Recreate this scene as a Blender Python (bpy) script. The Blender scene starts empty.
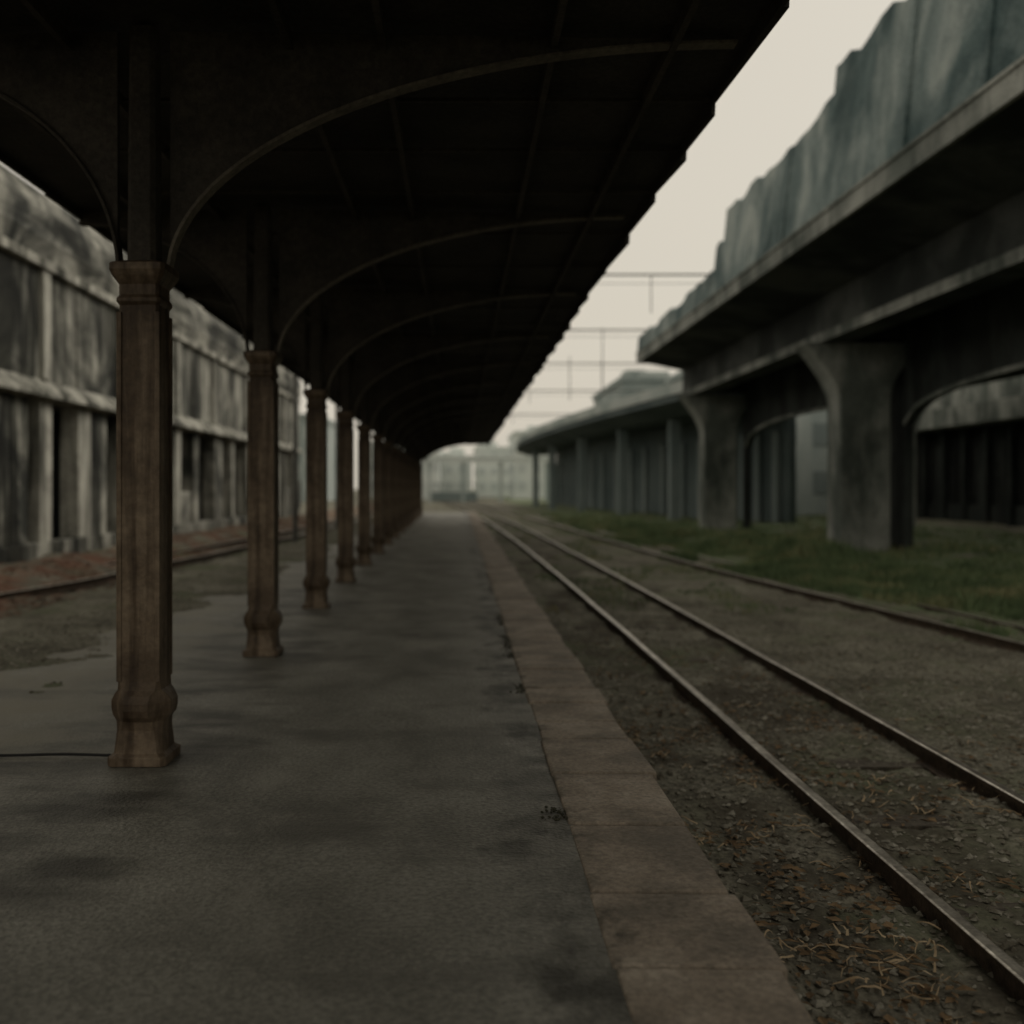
import bpy, math, random
import numpy as np
from mathutils import Vector, noise
random.seed(7); np.random.seed(7)
S=bpy.context.scene
H=1.6
# ------------------------------------------------------------------ materials
def M(name, stops, mscale=(1,1,1), ns=2.0, detail=5, rough=.88, bump=.3, bs=30.0, streak=0, sscale=(2.2,2.2,.22), scol=(.25,.25,.25), fine=.35, fs=25, spread=(.38,.62), metal=0.0, dist=0.0, spec=.3):
    m=bpy.data.materials.new(name); m.use_nodes=True
    n=m.node_tree.nodes; l=m.node_tree.links
    b=n['Principled BSDF']; b.inputs['Roughness'].default_value=rough; b.inputs['Metallic'].default_value=metal
    b.inputs['Specular IOR Level'].default_value=spec
    tc=n.new('ShaderNodeTexCoord'); mp=n.new('ShaderNodeMapping'); mp.inputs['Scale'].default_value=mscale
    l.new(tc.outputs['Object'],mp.inputs['Vector'])
    no=n.new('ShaderNodeTexNoise'); no.inputs['Scale'].default_value=ns; no.inputs['Detail'].default_value=detail; no.inputs['Roughness'].default_value=.62; no.inputs['Distortion'].default_value=dist
    l.new(mp.outputs[0],no.inputs['Vector'])
    cr=n.new('ShaderNodeValToRGB'); e=cr.color_ramp.elements
    k=len(stops)
    while len(e)<k: e.new(.5)
    for i,c in enumerate(stops):
        e[i].position=spread[0]+(spread[1]-spread[0])*i/max(1,k-1); e[i].color=(*c,1)
    l.new(no.outputs['Fac'],cr.inputs['Fac'])
    out=cr.outputs['Color']
    def mult(a,fac,lo,hi,p0=.35,p1=.65):
        r=n.new('ShaderNodeValToRGB'); r.color_ramp.elements[0].position=p0; r.color_ramp.elements[1].position=p1
        r.color_ramp.elements[0].color=(*lo,1); r.color_ramp.elements[1].color=(*hi,1)
        l.new(fac,r.inputs['Fac'])
        x=n.new('ShaderNodeMix'); x.data_type='RGBA'; x.blend_type='MULTIPLY'; x.inputs[0].default_value=1
        l.new(a,x.inputs[6]); l.new(r.outputs[0],x.inputs[7]); return x.outputs[2]
    if fine>0:
        fn=n.new('ShaderNodeTexNoise'); fn.inputs['Scale'].default_value=fs; fn.inputs['Detail'].default_value=3; fn.inputs['Roughness'].default_value=.7
        l.new(tc.outputs['Object'],fn.inputs['Vector'])
        out=mult(out,fn.outputs['Fac'],(1-fine,)*3,(1+fine*.6,)*3)
    if streak>0:
        mp2=n.new('ShaderNodeMapping'); mp2.inputs['Scale'].default_value=sscale; l.new(tc.outputs['Object'],mp2.inputs['Vector'])
        sn=n.new('ShaderNodeTexNoise'); sn.inputs['Scale'].default_value=1.0; sn.inputs['Detail'].default_value=5; sn.inputs['Roughness'].default_value=.62; sn.inputs['Distortion'].default_value=.3
        l.new(mp2.outputs[0],sn.inputs['Vector'])
        out=mult(out,sn.outputs['Fac'],scol,(1.05,1.05,1.05),.5-.1*streak,.5+.07)
    l.new(out,b.inputs['Base Color'])
    if bump>0:
        bn=n.new('ShaderNodeTexNoise'); bn.inputs['Scale'].default_value=bs; bn.inputs['Detail'].default_value=4
        l.new(tc.outputs['Object'],bn.inputs['Vector'])
        bp=n.new('ShaderNodeBump'); bp.inputs['Strength'].default_value=bump; bp.inputs['Distance'].default_value=.02
        l.new(bn.outputs['Fac'],bp.inputs['Height']); l.new(bp.outputs[0],b.inputs['Normal'])
    return m
def mth(n,l,op,a,b=None,clamp=False):
    x=n.new('ShaderNodeMath'); x.operation=op; x.use_clamp=clamp
    for i,v in enumerate((a,b)):
        if v is None: continue
        if isinstance(v,(int,float)): x.inputs[i].default_value=v
        else: l.new(v,x.inputs[i])
    return x.outputs[0]
def basecol(m):
    b=m.node_tree.nodes['Principled BSDF']; return b, b.inputs['Base Color'].links[0].from_socket
def band(n,l,sock,c,w,soft):
    d=mth(n,l,'ABSOLUTE',mth(n,l,'SUBTRACT',sock,c))
    return mth(n,l,'SUBTRACT',1.0,mth(n,l,'DIVIDE',mth(n,l,'SUBTRACT',d,w),soft,True),True)
def addmask(m,col,c,w,soft,nscale=2.5,thr=.5,k=9,axis=0,mscale=(1,1,1)):
    n=m.node_tree.nodes; l=m.node_tree.links
    b,src=basecol(m)
    tc=n.new('ShaderNodeTexCoord'); sp=n.new('ShaderNodeSeparateXYZ'); l.new(tc.outputs['Object'],sp.inputs[0])
    mp=n.new('ShaderNodeMapping'); mp.inputs['Scale'].default_value=mscale; l.new(tc.outputs['Object'],mp.inputs['Vector'])
    no=n.new('ShaderNodeTexNoise'); no.inputs['Scale'].default_value=nscale; no.inputs['Detail'].default_value=6; no.inputs['Roughness'].default_value=.65; l.new(mp.outputs[0],no.inputs['Vector'])
    bd=band(n,l,sp.outputs[axis],c,w,soft)
    nn=mth(n,l,'ADD',no.outputs['Fac'],mth(n,l,'MULTIPLY',mth(n,l,'SUBTRACT',bd,1.0),.35))
    f=mth(n,l,'MULTIPLY',mth(n,l,'SUBTRACT',nn,thr),k,True)
    x=n.new('ShaderNodeMix'); x.data_type='RGBA'; l.new(f,x.inputs[0]); l.new(src,x.inputs[6]); x.inputs[7].default_value=(*col,1)
    l.new(x.outputs[2],b.inputs['Base Color'])

asphalt=M('worn_asphalt',[(.135,.13,.107),(.205,.198,.166),(.28,.27,.23)],mscale=(1,.7,1),ns=1.3,rough=.55,bump=.55,bs=50,fine=.38,fs=38,spread=(.33,.68),spec=.42)
addmask(asphalt,(.20,.185,.14),-5.0,2.0,1.6,1.0,.36,4)
addmask(asphalt,(.105,.10,.083),-.8,3,.5,.9,.52,6,mscale=(.8,1.6,1))
addmask(asphalt,(.06,.056,.045),-2.1,.5,1.1,1.3,.46,6,mscale=(.7,1.5,1))
addmask(asphalt,(.038,.036,.026),.42,.08,.6,2.2,.44,6,mscale=(1,.8,1))
addmask(asphalt,(.30,.285,.24),-.6,.6,1.0,1.1,.56,5,mscale=(1.4,.6,1))
stone=M('edge_stone',[(.18,.153,.12),(.27,.225,.175),(.35,.30,.24)],ns=1.7,rough=.7,bump=.6,bs=35,fine=.32,fs=40)
addmask(stone,(.055,.048,.036),.50,.0,.34,4.0,.48,7)
addmask(stone,(.13,.112,.09),.8,.4,.2,1.9,.52,6)
brickface=M('platform_wall',[(.06,.055,.045),(.13,.11,.09)],ns=3,bump=.6,bs=20)
earth=M('ballast_earth',[(.10,.092,.068),(.175,.165,.126),(.255,.243,.192)],ns=1.1,bump=1.0,bs=26,fine=.55,fs=20,spread=(.35,.68),rough=.95)
addmask(earth,(.11,.122,.07),4.5,60,1,.45,.50,6)
addmask(earth,(.065,.056,.04),2.4,.8,.9,1.4,.45,6,mscale=(1,.6,1))
addmask(earth,(.12,.155,.08),15.3,8,1.2,.9,.36,6)
addmask(earth,(.15,.08,.052),-8.6,1.0,.9,1.0,.40,6)
gravelm=M('gravel_stones',[(.11,.098,.073),(.19,.177,.14),(.31,.295,.245)],ns=9,bump=0,fine=.2,rough=.95)
straw=M('dry_straw',[(.28,.20,.115),(.50,.39,.25)],ns=6,bump=0,fine=0)
leafm=M('dead_leaf',[(.08,.05,.025),(.24,.16,.085)],ns=8,bump=0,fine=0)
grassm=M('grass_blade',[(.085,.125,.06),(.15,.205,.10),(.30,.28,.15)],ns=.7,bump=0,fine=.3,fs=8,spread=(.36,.66))
railside=M('rusty_rail',[(.045,.032,.022),(.09,.065,.045)],ns=8,bump=.4,bs=60,rough=.75)
railtop=M('worn_rail_head',[(.32,.29,.245),(.58,.54,.47)],ns=5,bump=.1,rough=.32,metal=.9)
sleeperm=M('old_sleeper',[(.06,.05,.038),(.12,.105,.082)],mscale=(1,8,1),ns=3,bump=.7)
iron=M('brown_painted_iron',[(.095,.068,.045),(.155,.115,.078),(.215,.165,.115)],ns=2.5,rough=.5,bump=.25,bs=30,streak=.9,sscale=(7,7,.5),scol=(.45,.41,.37),fine=.2,fs=18,metal=.15)
ribm=M('pale_rib_edge',[(.085,.073,.057),(.14,.122,.095)],ns=3,rough=.6,bump=.2)  # paler than the roof iron, right-hand ribs only
darkiron=M('dark_roof_iron',[(.031,.027,.021),(.056,.048,.038)],ns=2,rough=.75,bump=.3)
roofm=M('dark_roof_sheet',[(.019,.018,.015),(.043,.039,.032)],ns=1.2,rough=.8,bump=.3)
conc=M('stained_concrete',[(.27,.265,.23),(.43,.42,.365),(.54,.53,.46)],ns=.6,streak=1.0,sscale=(1.3,1.3,.14),scol=(.16,.165,.15),bump=.5,bs=12,dist=.5)
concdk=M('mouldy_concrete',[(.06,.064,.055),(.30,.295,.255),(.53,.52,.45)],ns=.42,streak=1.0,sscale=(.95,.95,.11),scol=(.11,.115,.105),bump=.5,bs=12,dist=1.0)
concblk=M('black_mould_cornice',[(.035,.038,.034),(.20,.198,.172),(.46,.45,.39)],ns=.5,streak=.9,sscale=(.4,.25,1.6),scol=(.22,.23,.22),bump=.5,bs=12,dist=.8)
darkin=M('dark_interior',[(.012,.015,.014),(.034,.038,.035)],ns=.8,streak=.6)  # shade of the interiors, teal shadow tint included, put into the colour
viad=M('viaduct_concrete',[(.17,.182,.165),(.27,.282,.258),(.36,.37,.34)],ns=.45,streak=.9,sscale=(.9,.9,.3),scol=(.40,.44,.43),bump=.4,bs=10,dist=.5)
viadk=M('soffit_concrete',[(.035,.041,.038),(.085,.092,.085)],ns=.5,bump=.4,bs=8,streak=.7,sscale=(.5,.5,.5),scol=(.5,.54,.53))  # dark viaduct concrete, teal tint of the underside shadow painted in
shade=M('shaded_concrete',[(.025,.031,.029),(.055,.063,.058)],ns=.5,bump=.3,bs=8,streak=.7,sscale=(.9,.9,.2),scol=(.5,.5,.5))  # concrete darkened in its base colour for the shade under the deck
teal=M('teal_stained_panel',[(.12,.165,.165),(.22,.27,.265),(.38,.42,.40)],mscale=(1,1,.6),ns=.30,streak=1.0,sscale=(.35,.35,.25),scol=(.34,.43,.45),bump=.4,bs=8,dist=1.6)
haze=M('hazed_concrete',[(.34,.38,.37),(.46,.49,.47)],ns=.15,bump=0,streak=.6,sscale=(.2,.2,.05),scol=(.75,.8,.8),fine=0)  # pale blue-grey base colour carries the atmospheric haze
hazed=M('hazed_dark',[(.16,.20,.20),(.22,.255,.25)],ns=.2,bump=0,fine=0)  # dark parts lifted by painted haze, with a teal shadow tint
hazek=M('hazed_shade',[(.055,.076,.077),(.10,.125,.124)],ns=.2,bump=0,fine=0)  # shade under the far viaduct and haze both mixed into the colour
hazef=M('hazed_window',[(.46,.51,.50),(.53,.56,.55)],ns=.2,bump=0,fine=0)  # window tone kept near the walls, contrast loss from haze painted in
hazew=M('hazed_pale',[(.58,.63,.61),(.68,.71,.68)],ns=.2,bump=0,fine=0)  # farthest buildings, whitening by haze put into the base colour
wirem=M('catenary_steel',[(.08,.08,.075),(.13,.13,.12)],ns=2,bump=0,fine=0)
cablem=M('cable_rubber',[(.012,.012,.012),(.02,.02,.02)],ns=2,bump=0,fine=0)

# ------------------------------------------------------------------ mesh helper
class B:
    def __init__(s,*mats): s.v=[];s.f=[];s.m=[];s.mats=list(mats)
    def box(s,x0,x1,y0,y1,z0,z1,mi=0):
        i=len(s.v)
        s.v+=[(x0,y0,z0),(x1,y0,z0),(x1,y1,z0),(x0,y1,z0),(x0,y0,z1),(x1,y0,z1),(x1,y1,z1),(x0,y1,z1)]
        for q in ((0,3,2,1),(4,5,6,7),(0,1,5,4),(1,2,6,5),(2,3,7,6),(3,0,4,7)): s.f.append([i+a for a in q]); s.m.append(mi)
    def loft(s,rings,mi=0,caps=True,closed=True):
        i=len(s.v);k=len(rings[0])
        for r in rings: s.v+=[tuple(p) for p in r]
        for a in range(len(rings)-1):
            for b in range(k if closed else k-1):
                c=(b+1)%k
                s.f.append([i+a*k+b,i+a*k+c,i+(a+1)*k+c,i+(a+1)*k+b]); s.m.append(mi)
        if caps:
            s.f.append([i+b for b in range(k)][::-1]); s.m.append(mi)
            s.f.append([i+(len(rings)-1)*k+b for b in range(k)]); s.m.append(mi)
    def extr_y(s,poly,y0,y1,mi=0):
        s.loft([[(x,y0,z) for x,z in poly],[(x,y1,z) for x,z in poly]],mi)
    def tube(s,pts,r,mi=0,k=6):
        rings=[]
        for j,p in enumerate(pts):
            p=Vector(p); q=Vector(pts[min(j+1,len(pts)-1)]); o=Vector(pts[max(j-1,0)])
            d=(q-o).normalized(); u=d.cross(Vector((0,0,1)))
            if u.length<.01: u=Vector((1,0,0))
            u.normalize(); w=u.cross(d)
            rings.append([p+u*r*math.cos(t*2*math.pi/k)+w*r*math.sin(t*2*math.pi/k) for t in range(k)])
        s.loft(rings,mi)
    def mesh(s,name):
        me=bpy.data.meshes.new(name); me.from_pydata(s.v,[],s.f)
        for m in s.mats: me.materials.append(m)
        me.polygons.foreach_set('material_index',s.m); 
        import bmesh
        bm=bmesh.new(); bm.from_mesh(me); bmesh.ops.recalc_face_normals(bm,faces=bm.faces); bm.to_mesh(me); bm.free()
        me.update(); return me
    def obj(s,name,loc=(0,0,0),bevel=0):
        o=bpy.data.objects.new(name,s.mesh(name)); o.location=loc; S.collection.objects.link(o)
        if bevel:
            md=o.modifiers.new('bevel','BEVEL'); md.width=bevel; md.segments=2; md.limit_method='ANGLE'; md.angle_limit=.6
        return o

GZ=-.42
# ------------------------------------------------------------------ ground
def track2x(y):
    ys=[-20,5,12,17,24,40,59,100,300]; xs=[8.2,7.3,6.85,6.55,5.95,5.3,4.7,3.0,-8]
    return float(np.interp(y,ys,xs))
def tr1(y): return -.0003*max(0,y-12)**2
def leftx(y):
    return float(np.interp(y,[-20,10,17.8,20,30.6,38,60,300],[-9.2,-8.5,-7.9,-7.5,-6.8,-6.3,-5.6,-5]))
def gz(x,y):
    z=GZ
    n=noise.noise(Vector((x*1.3,y*1.3,0)))*.05+noise.noise(Vector((x*5,y*5,3)))*.03+noise.noise(Vector((x*14,y*14,7)))*.015
    if -4.7<x<-2.5:   # gravel spilling over the back edge of the platform, ragged border
        return .045-.075*((x+4.7)/2.0)+noise.noise(Vector((x*.9,y*.6,11)))*.045+n*.35
    z+=n
    if x>8: z+=.16*min(1,(x-8)/2)*(1+noise.noise(Vector((x*.4,y*.3,1))))
    if x<-7.6: z+=.35*min(1,(-7.6-x)/1.4)*(1+.6*noise.noise(Vector((x*.8,y*.6,5))))
    if -2.5<=x<1.0: z=GZ-.05
    elif -6.0<x<=-4.7: z+=.44*(1-(-4.7-x)/1.3)
    return z
xs=np.concatenate([[-400,-150,-60,-30],np.arange(-20,-8,.5),np.arange(-8,-4.9,.15),np.arange(-4.9,-2.5,.07),[-2.45],np.arange(-2.2,1,.5),np.arange(1,8,.055),np.arange(8,14,.2),np.arange(14,30,1.0),[40,70,150,400]])
ys=np.concatenate([[-60,-20,-8],np.arange(-4,2,.5),np.arange(2,14,.06),np.arange(14,30,.15),np.arange(30,80,.6),[90,110,150,220,350,600,1500]])
def gzz(x,y):
    z=gz(x,y)
    if y>65 and -4.7<x<-2.5: z=GZ
    return z
V=[(float(x),float(y),gzz(float(x),float(y))) for y in ys for x in xs]
nx=len(xs); F=[(j*nx+i,j*nx+i+1,(j+1)*nx+i+1,(j+1)*nx+i) for j in range(len(ys)-1) for i in range(nx-1)]
me=bpy.data.meshes.new('ground'); me.from_pydata(V,[],F); me.materials.append(earth)
for p in me.polygons: p.use_smooth=True
o=bpy.data.objects.new('ground',me); S.collection.objects.link(o)

# ------------------------------------------------------------------ platform
b=B(asphalt,stone,brickface)
PE=66
yy=np.arange(-6,PE+.1,.3); xx=np.concatenate([np.arange(-4.5,.5,.25),[.535]])
i0=len(b.v)
for y in yy:
    for x in xx: b.v.append((float(x),float(y),noise.noise(Vector((x*.8,y*.5,2)))*.014-(.03 if x<-4.4 else 0)))
k=len(xx)
for j in range(len(yy)-1):
    for i in range(k-1): b.f.append([i0+j*k+i,i0+j*k+i+1,i0+(j+1)*k+i+1,i0+(j+1)*k+i]); b.m.append(0)
b.box(-4.49,1.03,-6,PE,GZ-.2,-.05,2)
platform=b.obj('railway_platform')
for p in platform.data.polygons:
    if p.material_index==0: p.use_smooth=True
b=B(stone)
y=-6.0
while y<PE:
    L=random.uniform(.5,.85); dz=random.uniform(-.007,.009); dx=random.uniform(-.02,.015)
    t1=random.uniform(-.005,.005); t2=random.uniform(-.008,.008); g=random.uniform(.003,.008)
    x0=.518+random.uniform(-.012,.006); x1=1.082+dx
    zt=.014+dz
    r0=[(x0,y+g+random.uniform(0,.01),zt+t1),(x1,y+g+random.uniform(-.012,.012),zt+t2),(x1+random.uniform(-.012,.012),y+L-g,zt-t1),(x0,y+L-g,zt-t2)]
    rb=[(p[0],p[1],-.14) for p in r0]
    b.loft([rb,r0]); y+=L
b.obj('platform_edge_paving',bevel=.014)

# ------------------------------------------------------------------ columns with arched brackets
def sq(cx,cy,w,z,ch=.16):
    a=w/2;c=w*ch
    return [(cx-a+c,cy-a,z),(cx+a-c,cy-a,z),(cx+a,cy-a+c,z),(cx+a,cy+a-c,z),(cx+a-c,cy+a,z),(cx-a+c,cy+a,z),(cx-a,cy+a-c,z),(cx-a,cy-a+c,z)]
CZ=lambda x:(4.30-.02*abs(x))
c=B(iron,darkiron,ribm)
prof=[(.34,0,.08),(.34,.05,.08),(.285,.07,.1),(.265,.20,.14),(.28,.25,.2),(.33,.28,.28),(.35,.32,.3),(.35,.36,.3),(.31,.40,.25),(.255,.43,.12),(.245,.48,.07),(.232,2.62,.07),(.232,2.66,.07),(.26,2.68,.07),(.26,2.70,.07),(.235,2.72,.07),(.235,2.78,.07),(.30,2.83,.07),(.325,2.86,.07),(.325,2.90,.07),(.22,2.92,.07)]
c.loft([sq(0,0,w,z,ch) for w,z,ch in prof])
for sx in(-1,1):
    for sy in (-1,1):
        c.box(sx*.111-.015,sx*.111+.015,sy*.111-.015,sy*.111+.015,.48,2.62)
c.loft([sq(0,0,.17,2.921),sq(0,0,.15,CZ(0))],1)
def arch(side,a,bb,zc):
    pts=[]
    for i in range(29):
        t=math.pi-i/28*math.pi/2
        pts.append(((.155+a+a*math.cos(t))*side, zc+bb*math.sin(t)))
    return pts
for side,a,bb in((1,3.32,1.35),(-1,1.62,1.30)):
    P=arch(side,a,bb,2.84)
    rings=[[(x,-.02,z+.02),(x,.02,z+.02),(x,.02,CZ(x)-.01),(x,-.02,CZ(x)-.01)] for x,z in P]
    c.loft(rings,1)
    rings=[]
    for j,(x,z) in enumerate(P):
        x2,z2=P[min(j+1,len(P)-1)]; x1_,z1_=P[max(j-1,0)]
        d=Vector((x2-x1_,z2-z1_)).normalized(); nn=Vector((-d.y,d.x)); 
        if nn.y<0: nn=-nn
        rings.append([(x,-.045,z),(x,.045,z),(x+nn.x*.02,.045,z+nn.y*.02),(x+nn.x*.02,-.045,z+nn.y*.02)])
    c.loft(rings,2 if side==1 else 1)
cm=c.mesh('canopy_column')
DR=.009
for i in range(-2,15):
    y=5.78+.12+3.75*i
    o=bpy.data.objects.new('canopy_column',cm); o.location=(-1.855-DR*(y-5.9)+random.uniform(-.01,.01),y,0); o.rotation_euler=(0,0,random.uniform(-.012,.012)); S.collection.objects.link(o)
    md=o.modifiers.new('bevel','BEVEL'); md.width=.006; md.segments=1; md.limit_method='ANGLE'
# ------------------------------------------------------------------ canopy
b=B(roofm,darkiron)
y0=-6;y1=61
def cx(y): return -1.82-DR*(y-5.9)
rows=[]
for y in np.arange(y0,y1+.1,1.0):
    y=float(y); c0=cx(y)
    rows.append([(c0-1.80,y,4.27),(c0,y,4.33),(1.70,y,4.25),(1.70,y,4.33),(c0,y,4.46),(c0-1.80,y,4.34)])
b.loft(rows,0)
for px in(-3.0,-2.3,-1.0,-.45,.55,1.25):
    b.box(px-.02,px+.02,y0,y1-.1,4.17,4.262 if px<-2 else 4.25,1)
y=y0
while y<y1-.9:
    L=random.uniform(.8,1.7)
    t=random.uniform(-.02,.03); zb=4.17+random.uniform(-.03,.02); 
    xr=1.702
    b.loft([[(xr,y+.01,zb-.02),(xr+.04+t,y+.01,zb-.03),(xr+.05+t,y+.01,4.36),(xr,y+.01,4.36)],
            [(xr,y+L,zb+.02),(xr+.02,y+L,zb+.015),(xr+.03,y+L,4.35),(xr,y+L,4.35)]],0)
    b.box(cx(y)-1.84,cx(y)-1.802,y+.01,y+L,4.20+random.uniform(-.015,.015),4.36,0)
    b.box(-3.0,1.69,y-.012,y+.012,4.21,4.235,1)
    y+=L
b.obj('platform_canopy_roof')

# ------------------------------------------------------------------ rails
def rail(b,fx,zt,y0,y1,step=1.5,jit=.008):
    rings=[];tops=[]
    y=y0
    while y<=y1:
        x=fx(y)+noise.noise(Vector((y*.35,fx(0),0)))*jit*2
        z=zt+noise.noise(Vector((y*.3,fx(0),9)))*jit
        p=[(-.06,-.15),(.06,-.15),(.06,-.135),(.012,-.12),(.012,-.04),(.032,-.03),(.032,-.006),(-.032,-.006),(-.032,-.03),(-.012,-.04),(-.012,-.12),(-.06,-.135)]
        rings.append([(x+a,y,z+c) for a,c in p])
        tops.append([(x-.034,y,z-.0055),(x+.034,y,z-.0055),(x+.034,y,z-.001),(x+.024,y,z+.004),(x-.024,y,z+.004),(x-.034,y,z-.001)])
        y+=step if y<60 else 6
    b.loft(rings,0); b.loft(tops,1)
def sleepers(b,fxc,y0,y1,top,hw=1.15):
    y=y0
    while y<y1:
        x=fxc(y); j=random.uniform(-.03,.03); z=top+random.uniform(-.025,.01)
        b.loft([[(x-hw,y-.11,z-.15),(x+hw+j,y-.11,z-.15),(x+hw+j,y+.11,z-.15),(x-hw,y+.11,z-.15)],[(x-hw,y-.11+j*.2,z),(x+hw+j,y-.1,z),(x+hw+j,y+.11,z),(x-hw,y+.1,z)]],2)
        y+=.65
G=1.25
b=B(railside,railtop,sleeperm)
rail(b,lambda y:2.19+tr1(y),-.30,-5,170); rail(b,lambda y:2.19+G+tr1(y),-.30,-5,170)
sleepers(b,lambda y:2.19+G/2+tr1(y),-3,60,-.435)
b.obj('railway_track')
b=B(railside,railtop,sleeperm)
rail(b,track2x,-.30,-5,170,jit=.02); rail(b,lambda y:track2x(y)+G,-.37,-5,170)
sleepers(b,lambda y:track2x(y)+G/2,-3,60,-.45)
b.obj('railway_track')
b=B(railside,railtop,sleeperm)
rail(b,leftx,-.22,-5,170,jit=.02); rail(b,lambda y:leftx(y)-G,-.22,-5,170)
sleepers(b,lambda y:leftx(y)-G/2,-3,60,-.43)
b.obj('railway_track')

# ------------------------------------------------------------------ gravel, leaves, straw, grass
def scatter(name,mats,n,fn,kind):
    v=[];f=[]
    for _ in range(n):
        r=fn()
        if r is None: continue
        x,y,z,s=r
        i=len(v)
        if kind=='stone':
            a=random.random()*6.28
            sx,sy,sz=s*random.uniform(.7,1.3),s*random.uniform(.6,1.1),s*random.uniform(.35,.8)
            ca,sa=math.cos(a),math.sin(a)
            for px,py,pz in((1,.1,.1),(.2,1,-.1),(-1,-.1,.15),(-.1,-1,0),(.2,.1,1),(0,0,-1)):
                q=px*sx*random.uniform(.8,1.2);w=py*sy
                v.append((x+q*ca-w*sa,y+q*sa+w*ca,z+pz*sz))
            for q in((0,1,4),(1,2,4),(2,3,4),(3,0,4),(1,0,5),(2,1,5),(3,2,5),(0,3,5)): f.append([i+t for t in q])
        elif kind=='straw':
            a=random.gauss(.3,.7)+(3.14 if random.random()<.5 else 0); L=s; w=random.uniform(.002,.008); bend=random.gauss(0,.5)
            for k in range(5):
                t=k/4; aa=a+bend*t
                px=x+L*t*math.cos(aa); py=y+L*t*math.sin(aa); pz=z+.012+.03*math.sin(t*3.14)*random.random()
                ww=w*(1.2-t)
                v.append((px-ww*math.sin(aa),py+ww*math.cos(aa),pz)); v.append((px+ww*math.sin(aa),py-ww*math.cos(aa),pz+.003))
            for k in range(4): f.append([i+2*k,i+2*k+1,i+2*k+3,i+2*k+2])
        elif kind=='leaf':
            a=random.random()*6.28; ca,sa=math.cos(a),math.sin(a); wd=random.uniform(.25,.6)
            for px,py,pz in((-1,0,.0),(0,wd,.35),(1,0,.1),(0,-wd,.3)):
                v.append((x+s*(px*ca-py*sa),y+s*(px*sa+py*ca),z+.008+s*pz*random.random()))
            f.append([i,i+1,i+2,i+3])
        elif kind=='grass':
            a=random.random()*6.28; h=s; w=random.uniform(.006,.014)*(1+y*.03); lean=random.uniform(.1,.6)*h; la=random.random()*6.28
            v+= [(x-w*math.cos(a),y-w*math.sin(a),z-.02),(x+w*math.cos(a),y+w*math.sin(a),z-.02),(x+w*.6*math.cos(a)+lean*.4*math.cos(la),y+w*.6*math.sin(a)+lean*.4*math.sin(la),z+h*.6),(x-w*.6*math.cos(a)+lean*.4*math.cos(la),y+lean*.4*math.sin(la)-w*.6*math.sin(a),z+h*.6),(x+lean*math.cos(la),y+lean*math.sin(la),z+h)]
            f.append([i,i+1,i+2,i+3]); f.append([i+3,i+2,i+4])
    me=bpy.data.meshes.new(name); me.from_pydata(v,[],f)
    for m in mats: me.materials.append(m)
    me.update(); o=bpy.data.objects.new(name,me); S.collection.objects.link(o)
def f_st():
    y=3+abs(random.gauss(0,7))
    x=random.uniform(1.1,8.5) if random.random()<.85 else random.uniform(-6.5,-3.2)
    if y>24: return None
    if x<0 and gz(x,y)<-.0 and x>-4.5: return None
    return x,y,gz(x,y)+.004,random.choice([.010,.013,.016,.022,.03])
scatter('gravel',[gravelm],27000,f_st,'stone')
def f_leaf():
    y=3+abs(random.gauss(0,5)); x=random.choice([random.gauss(1.7,.4),random.gauss(2.9,.5),random.uniform(1.1,6)])
    if x<1.12 or noise.noise(Vector((x*1.5,y*1.5,4)))<-.05: return None
    return x,y,gz(x,y)+.01,random.uniform(.015,.045)
scatter('dead_leaves',[leafm],4200,f_leaf,'leaf')
def f_straw():
    y=3.2+abs(random.gauss(0,2.8)); x=random.choice([random.gauss(1.65,.3),random.gauss(3,.5)])
    if x<1.14 or noise.noise(Vector((x*2.0,y*2.0,14)))<.12: return None
    return x,y,gz(x,y)+.01,random.uniform(.03,.18)
scatter('dry_straw_litter',[straw],1000,f_straw,'straw')
def f_gr():
    y=9+abs(random.gauss(0,26)); t2=track2x(y)
    q=random.random()
    if q<.62: x=t2+.25+abs(random.gauss(0,3.3))
    elif q<.85: x=random.uniform(8,22)
    else:
        x=random.uniform(1.3,t2); 
        if y<16 or y>85: return None
        if noise.noise(Vector((x*.9,y*.35,31)))<.08: return None
        return x,y,gz(x,y),random.uniform(.03,.09)
    if y>85 or x>22.5: return None
    d=noise.noise(Vector((x*.5,y*.3,8)))
    if d<-.3 or (x<t2+1.6 and d<.0): return None
    return x,y,gz(x,y),random.uniform(.05,.16)*(1.2+d*1.6)
scatter('grass',[grassm],100000,f_gr,'grass')
def f_bush():
    cxx,cy,r=random.choice([(8.3,40,.6),(8.9,33,.45),(7.6,47,.6),(9.8,27,.5),(10.3,30,.4)])
    x=cxx+random.gauss(0,r);y=cy+random.gauss(0,r)
    return x,y,gz(x,y)+random.uniform(0,.12),random.uniform(.15,.42)
scatter('weed_clump',[grassm],5000,f_bush,'grass')
def f_wl():
    y=random.uniform(8,60); x=random.uniform(-9.9,-7.0)
    if noise.noise(Vector((x,y*.6,21)))<-.15: return None
    return x,y,gz(x,y)+.02,random.uniform(.03,.08)
scatter('fallen_red_leaves',[M('red_brown_leaf',[(.11,.055,.036),(.21,.12,.08)],ns=3,bump=0,fine=0)],11000,f_wl,'leaf')
def f_moss():
    y=3.6+abs(random.gauss(0,7)); x=random.gauss(.49,.035)
    if y>30 or noise.noise(Vector((3.3,y*1.1,2)))<.10: return None
    return x,y,.006,random.uniform(.004,.014)
scatter('moss_tufts',[M('moss',[(.03,.03,.018),(.055,.052,.033)],ns=6,bump=0,fine=0)],1800,f_moss,'stone')

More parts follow.
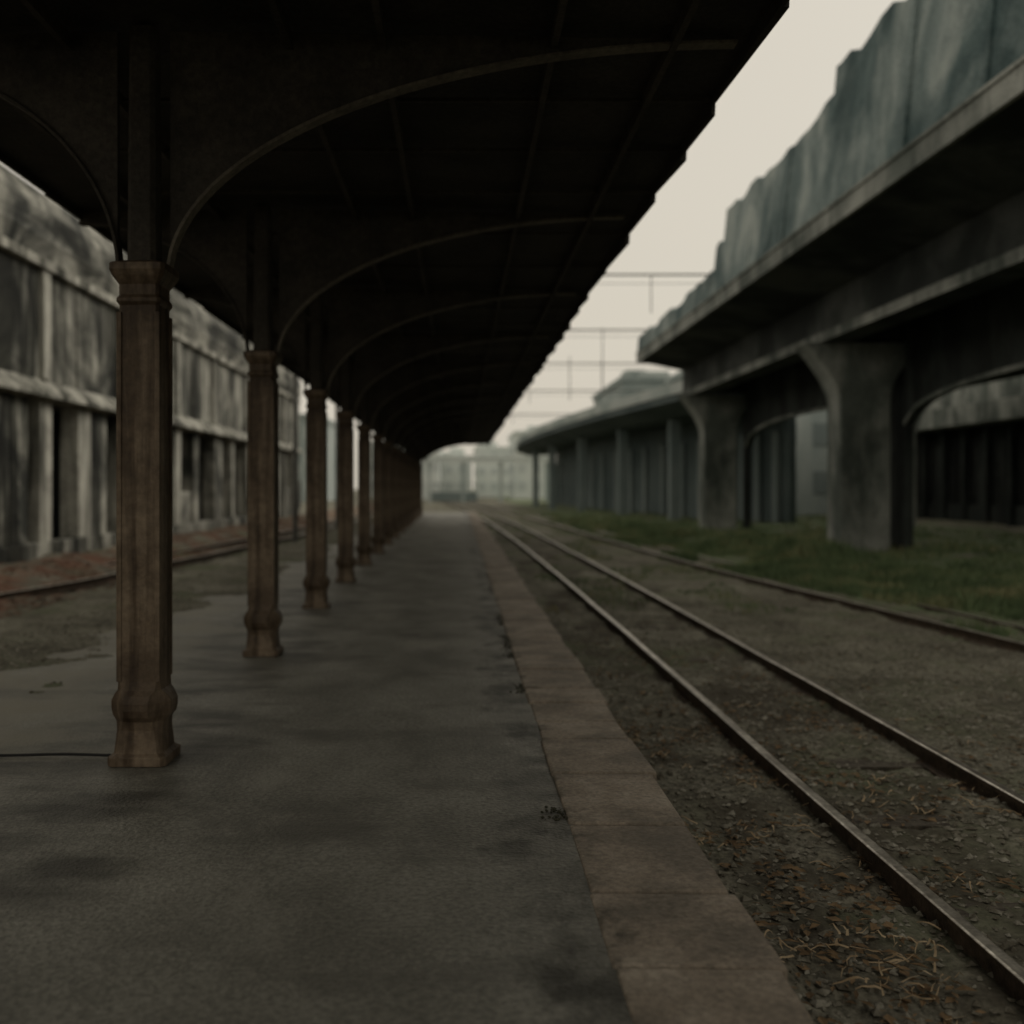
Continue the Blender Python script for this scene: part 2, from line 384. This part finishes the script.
b=B(cablem)
b.tube([(-3.9+ i*.12, 5.93+.015*math.sin(i*1.1), .03 if i<8 else .018) for i in range(18)],.009)
b.obj('ground_cable')

# ------------------------------------------------------------------ concrete warehouse (X about -10)
b=B(conc,concdk,darkin,concblk)
X=-10.0; Y0=4; Y1=62
b.box(X-8,X-1.2,Y0,Y1,GZ,8.6,2)
b.box(X-1.2,X,Y0,Y1,3.72,4.0,0)
b.extr_y([(X-.1,3.78),(X+.30,3.74),(X+.30,3.84),(X-.1,4.22)],Y0-.1,Y1+.1,0)
b.box(X-1.19,X-.10,Y0,Y1,4.0,7.0,1)
b.box(X-1.3,X+.10,Y0-.1,Y1+.1,6.85,7.08,0)
b.extr_y([(X-1.3,7.08),(X+.02,7.08),(X+.16,7.5),(X+.10,8.2),(X-.2,8.8),(X-.7,9.15),(X-1.3,9.2)],Y0-.1,Y1+.1,3)
b.box(X-.35,X+.05,Y0,Y1,GZ-.1,.30,1)
y=Y0; k=0
while y<Y1:
    w=random.uniform(.3,.75); st=random.uniform(2.0,3.3)
    if k%2==0: b.box(X-.1,X+.02,y,y+w,4.22,6.85,0)
    else: b.box(X-.1,X-.06,y,y+.10,4.22,6.85,1)
    b.box(X-.5,X+.0,y+random.uniform(-.2,.2),y+w+.1,.30,3.72,0 if random.random()<.6 else 1)
    q=random.random()
    if q<.35: b.box(X-.4,X-.05,y+w+.25,y+w+random.uniform(.7,1.5),.30,3.72,1)
    elif q<.6: b.box(X-.4,X-.05,y+w+.15,y+st-.25,.30,random.uniform(1.2,2.3),1)
    if random.random()<.6: b.box(X-.9,X-.55,y+1.2,y+1.5,.30,3.72,1)
    y+=st; k+=1
b.obj('concrete_warehouse',bevel=.03)

# ------------------------------------------------------------------ viaduct
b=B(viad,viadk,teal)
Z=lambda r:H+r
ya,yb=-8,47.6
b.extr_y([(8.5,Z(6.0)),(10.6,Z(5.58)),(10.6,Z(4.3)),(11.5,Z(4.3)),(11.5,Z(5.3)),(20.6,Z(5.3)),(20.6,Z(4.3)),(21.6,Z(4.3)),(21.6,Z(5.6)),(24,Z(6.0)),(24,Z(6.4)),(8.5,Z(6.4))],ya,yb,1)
b.box(10.575,10.6-.002,ya,yb,Z(4.28),Z(4.55),0)
b.box(8.40,8.498,ya,yb,Z(5.93),Z(6.35),0)
b.box(8.36,8.5,ya,yb,Z(6.351),Z(6.42),0)
def wall(y0_,y1_,ztop0,ztop1,xb,xt,seg=.55,amp=.10):
    y=y0_; rings=[]
    while True:
        t=(y-y0_)/(y1_-y0_); zt=ztop0+(ztop1-ztop0)*t+amp*noise.noise(Vector((y*1.3,ztop0,4)))+(.14 if noise.noise(Vector((y*.45,ztop0,9)))>0 else -.04)
        bx=.05*noise.noise(Vector((y*.35,2,2)))
        rings.append([(xb+bx,y,Z(6.421)),(xb+.3,y,Z(6.421)),(xt+.25,y,Z(zt)),(xt+bx,y,Z(zt-.03))])
        if y>=y1_-1e-4: break
        y=min(y+seg,y1_)
    b.loft(rings,2)
wall(ya,13,10.0,9.9,8.44,8.75)
wall(13.02,23.2,9.8,9.65,8.44,8.74)
wall(23.22,32.6,9.05,8.95,8.44,8.70)
wall(32.62,33.6,8.15,8.0,8.44,8.62)
wall(33.62,yb,7.2,7.05,8.44,8.5,amp=.06)
for y in (-5,-2,1,4,7,10,16,19,26.2,29.4):
    zt=9.85 if y<23 else 8.95
    b.loft([[(8.38,y-.05,Z(6.422)),(8.5,y-.05,Z(6.422)),(8.5,y+.05,Z(6.422)),(8.38,y+.05,Z(6.422))],
            [(8.69,y-.05,Z(zt)),(8.8,y-.05,Z(zt)),(8.8,y+.05,Z(zt)),(8.69,y+.05,Z(zt))]],2)
b.obj('concrete_viaduct')
pb=B(viad)
L=[];R=[]
L.append((-.75,GZ-.3));R.append((.75,GZ-.3))
for i in range(9):
    t=i/8; z=Z(2.5)+1.8*t
    L.append((-.75-1.05*t**1.6,z)); R.append((.75+1.3*t**2.2,z))
rings=[]
for (xl,z),(xr,_) in zip(L,R):
    rings.append([(xl,-.55,z),(xr,-.55,z),(xr,.55,z),(xl,.55,z)])
pb.loft(rings)
pm=pb.mesh('viaduct_pier')
PY=(12,30,46.4)
for y in PY:
    for x in(11.95,20.2):
        o=bpy.data.objects.new('viaduct_pier',pm); o.location=(x,y,-.004); S.collection.objects.link(o)
        md=o.modifiers.new('bevel','BEVEL'); md.width=.06; md.segments=2; md.limit_method='ANGLE'
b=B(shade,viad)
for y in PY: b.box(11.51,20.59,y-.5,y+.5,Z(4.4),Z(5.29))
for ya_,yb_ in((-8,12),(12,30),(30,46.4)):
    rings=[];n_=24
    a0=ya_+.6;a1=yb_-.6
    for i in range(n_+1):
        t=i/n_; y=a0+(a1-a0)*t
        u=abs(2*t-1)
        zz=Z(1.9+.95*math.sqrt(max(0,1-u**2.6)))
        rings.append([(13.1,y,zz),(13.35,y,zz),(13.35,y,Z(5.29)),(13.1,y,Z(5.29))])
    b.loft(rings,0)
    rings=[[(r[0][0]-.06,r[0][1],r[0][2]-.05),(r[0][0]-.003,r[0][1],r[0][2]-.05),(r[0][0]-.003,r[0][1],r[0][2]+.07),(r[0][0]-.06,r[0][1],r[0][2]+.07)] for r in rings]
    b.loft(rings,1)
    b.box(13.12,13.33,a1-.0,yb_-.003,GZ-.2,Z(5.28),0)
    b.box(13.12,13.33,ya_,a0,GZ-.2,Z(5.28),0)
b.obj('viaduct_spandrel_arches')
b=B(shade,darkin,viad)
XB=27.5
b.box(XB,XB+9,0,90,GZ,Z(5.3),1)
b.box(XB-1.5,XB-.003,0,90,Z(3.3),Z(4.3),2)
b.box(XB-.25,XB-.003,0,90,Z(4.31),Z(5.7),2)
y=1
while y<89:
    b.box(XB-.35,XB-.003,y,y+.35,GZ,Z(3.29),0)
    b.box(XB-.15,XB-.003,y+.35,y+2.3,GZ,.7,0)
    if random.random()<.3: b.box(XB-.1,XB-.003,y+.9,y+1.3,.7,Z(2.4),0)
    y+=2.3
b.obj('station_building')

# ------------------------------------------------------------------ distant curved viaduct
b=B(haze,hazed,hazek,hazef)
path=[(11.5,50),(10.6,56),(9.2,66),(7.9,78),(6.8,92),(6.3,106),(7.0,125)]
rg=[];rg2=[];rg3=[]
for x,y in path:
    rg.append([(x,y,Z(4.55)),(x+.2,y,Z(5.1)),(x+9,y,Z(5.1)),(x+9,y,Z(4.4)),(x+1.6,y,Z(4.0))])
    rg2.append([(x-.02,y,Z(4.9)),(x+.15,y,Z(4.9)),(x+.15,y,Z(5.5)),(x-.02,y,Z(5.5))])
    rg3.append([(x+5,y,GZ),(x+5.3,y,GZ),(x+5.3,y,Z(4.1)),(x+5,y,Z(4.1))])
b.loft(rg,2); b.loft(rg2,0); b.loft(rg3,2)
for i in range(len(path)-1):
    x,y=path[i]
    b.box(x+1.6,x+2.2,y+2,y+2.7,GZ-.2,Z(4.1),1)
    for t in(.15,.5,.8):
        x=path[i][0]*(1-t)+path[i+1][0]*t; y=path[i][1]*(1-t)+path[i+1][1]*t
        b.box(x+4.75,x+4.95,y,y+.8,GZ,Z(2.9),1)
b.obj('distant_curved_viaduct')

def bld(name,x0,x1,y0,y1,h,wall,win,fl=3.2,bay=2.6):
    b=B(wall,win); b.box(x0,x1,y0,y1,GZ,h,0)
    b.box(x0-.2,x1+.2,y0-.2,y1+.2,h+.001,h+.5,0)
    random.seed(int(x0*10+y0))
    for _ in range(4):
        rx=random.uniform(x0,x1-3); ry=random.uniform(y0,y1-4)
        b.box(rx,rx+random.uniform(1.5,3),ry,ry+3,h+.501,h+random.uniform(1,2.4),0)
    z=1.2
    while z+1.6<h:
        x=x0+.6
        while x+1.4<x1: b.box(x,x+1.5,y0-.06,y0-.003,z,z+1.5,1); x+=bay
        y=y0+.6
        while y+1.4<y1: b.box(x0-.06,x0-.003,y,y+1.5,z,z+1.5,1); y+=bay
        z+=fl
    b.obj(name)
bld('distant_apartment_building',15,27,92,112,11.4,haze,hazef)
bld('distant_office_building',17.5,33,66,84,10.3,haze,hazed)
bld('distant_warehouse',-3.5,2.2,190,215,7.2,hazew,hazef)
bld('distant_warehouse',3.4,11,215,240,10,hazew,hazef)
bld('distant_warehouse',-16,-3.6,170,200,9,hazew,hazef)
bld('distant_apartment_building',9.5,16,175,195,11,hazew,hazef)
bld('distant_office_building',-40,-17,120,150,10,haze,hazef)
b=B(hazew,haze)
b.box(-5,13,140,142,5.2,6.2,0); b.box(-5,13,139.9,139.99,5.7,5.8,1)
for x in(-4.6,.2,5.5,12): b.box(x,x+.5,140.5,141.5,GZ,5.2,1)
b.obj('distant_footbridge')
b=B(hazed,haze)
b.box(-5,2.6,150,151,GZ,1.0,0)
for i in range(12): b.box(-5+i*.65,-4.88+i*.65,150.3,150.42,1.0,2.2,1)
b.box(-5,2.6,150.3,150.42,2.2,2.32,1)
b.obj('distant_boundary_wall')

# ------------------------------------------------------------------ catenary gantries
def gantry(y,zr,xr,droppers,r=.045):
    b=B(wirem); z=Z(zr)
    b.tube([(-5.6,y,z),(xr,y,z)],r)
    b.tube([(-5.6,y,z-.3),(xr,y,z-.3)],r*.3)
    b.tube([(-5.6,y,-.5),(-5.6,y,z+.6)],.09)
    for x,u,d in droppers:
        b.tube([(x,y,z+u),(x,y,z-d)],r*.5)
    b.obj('catenary_gantry')
gantry(34,7.25,8.8,[(6.5,0,1.3)],r=.035)
gantry(45.6,7.2,9.1,[(6.5,.1,2.9),(5.0,-1.2,3.2)],r=.04)
gantry(57,7.1,12,[(8.1,.2,1.6)],r=.04)
gantry(72,7.0,14,[(5,0,.9)],r=.045)
gantry(95,7.0,14,[(5,0,.9),(2.5,0,.9)],r=.05)
b=B(wirem)
for x,zr in((2.8,6.2),(2.8,5.4)):
    pts=[(x+tr1(34+i*2.0),34+i*2.0,Z(zr)+(.15*math.cos((i*2)/11.5*6.28) if zr>5.7 else 0)) for i in range(41)]
    b.tube(pts,.008,k=4)
b.obj('overhead_wires')

# ------------------------------------------------------------------ world, sun, camera
w=bpy.data.worlds.new("World"); S.world=w; w.use_nodes=True
n=w.node_tree.nodes; l=w.node_tree.links
bg=n['Background']; sky=n.new('ShaderNodeTexSky'); sky.sky_type='NISHITA'; sky.sun_disc=False
el,rot=math.radians(38),math.radians(70)
sky.sun_elevation=el; sky.sun_rotation=rot; sky.air_density=2; sky.dust_density=6
hs=n.new('ShaderNodeHueSaturation'); hs.inputs['Saturation'].default_value=.3; l.new(sky.outputs[0],hs.inputs['Color'])
mx=n.new('ShaderNodeMix'); mx.data_type='RGBA'; mx.inputs[0].default_value=.82
l.new(hs.outputs[0],mx.inputs[6]); mx.inputs[7].default_value=(6.5,5.95,4.95,1)
l.new(mx.outputs[2],bg.inputs['Color']); bg.inputs['Strength'].default_value=.11
sd=bpy.data.lights.new('sun','SUN'); sd.energy=.65; sd.angle=math.radians(25); sd.color=(1,.94,.84)
so=bpy.data.objects.new('sun',sd); S.collection.objects.link(so)
d=Vector((math.sin(rot)*math.cos(el),math.cos(rot)*math.cos(el),math.sin(el)))
so.rotation_euler=d.to_track_quat('Z','Y').to_euler()
cd=bpy.data.cameras.new('camera'); co=bpy.data.objects.new('camera',cd); S.collection.objects.link(co)
co.location=(0,0,H); co.rotation_euler=(math.pi/2,0,0)
cd.lens=35.156; cd.sensor_width=36; cd.shift_x=52/1024; cd.shift_y=-24/1024; cd.clip_end=3000; cd.clip_start=.05
cd.dof.use_dof=True; cd.dof.focus_distance=4.8; cd.dof.aperture_fstop=1.0
S.camera=co
S.view_settings.view_transform='Standard'; S.view_settings.look='None'; S.view_settings.exposure=0
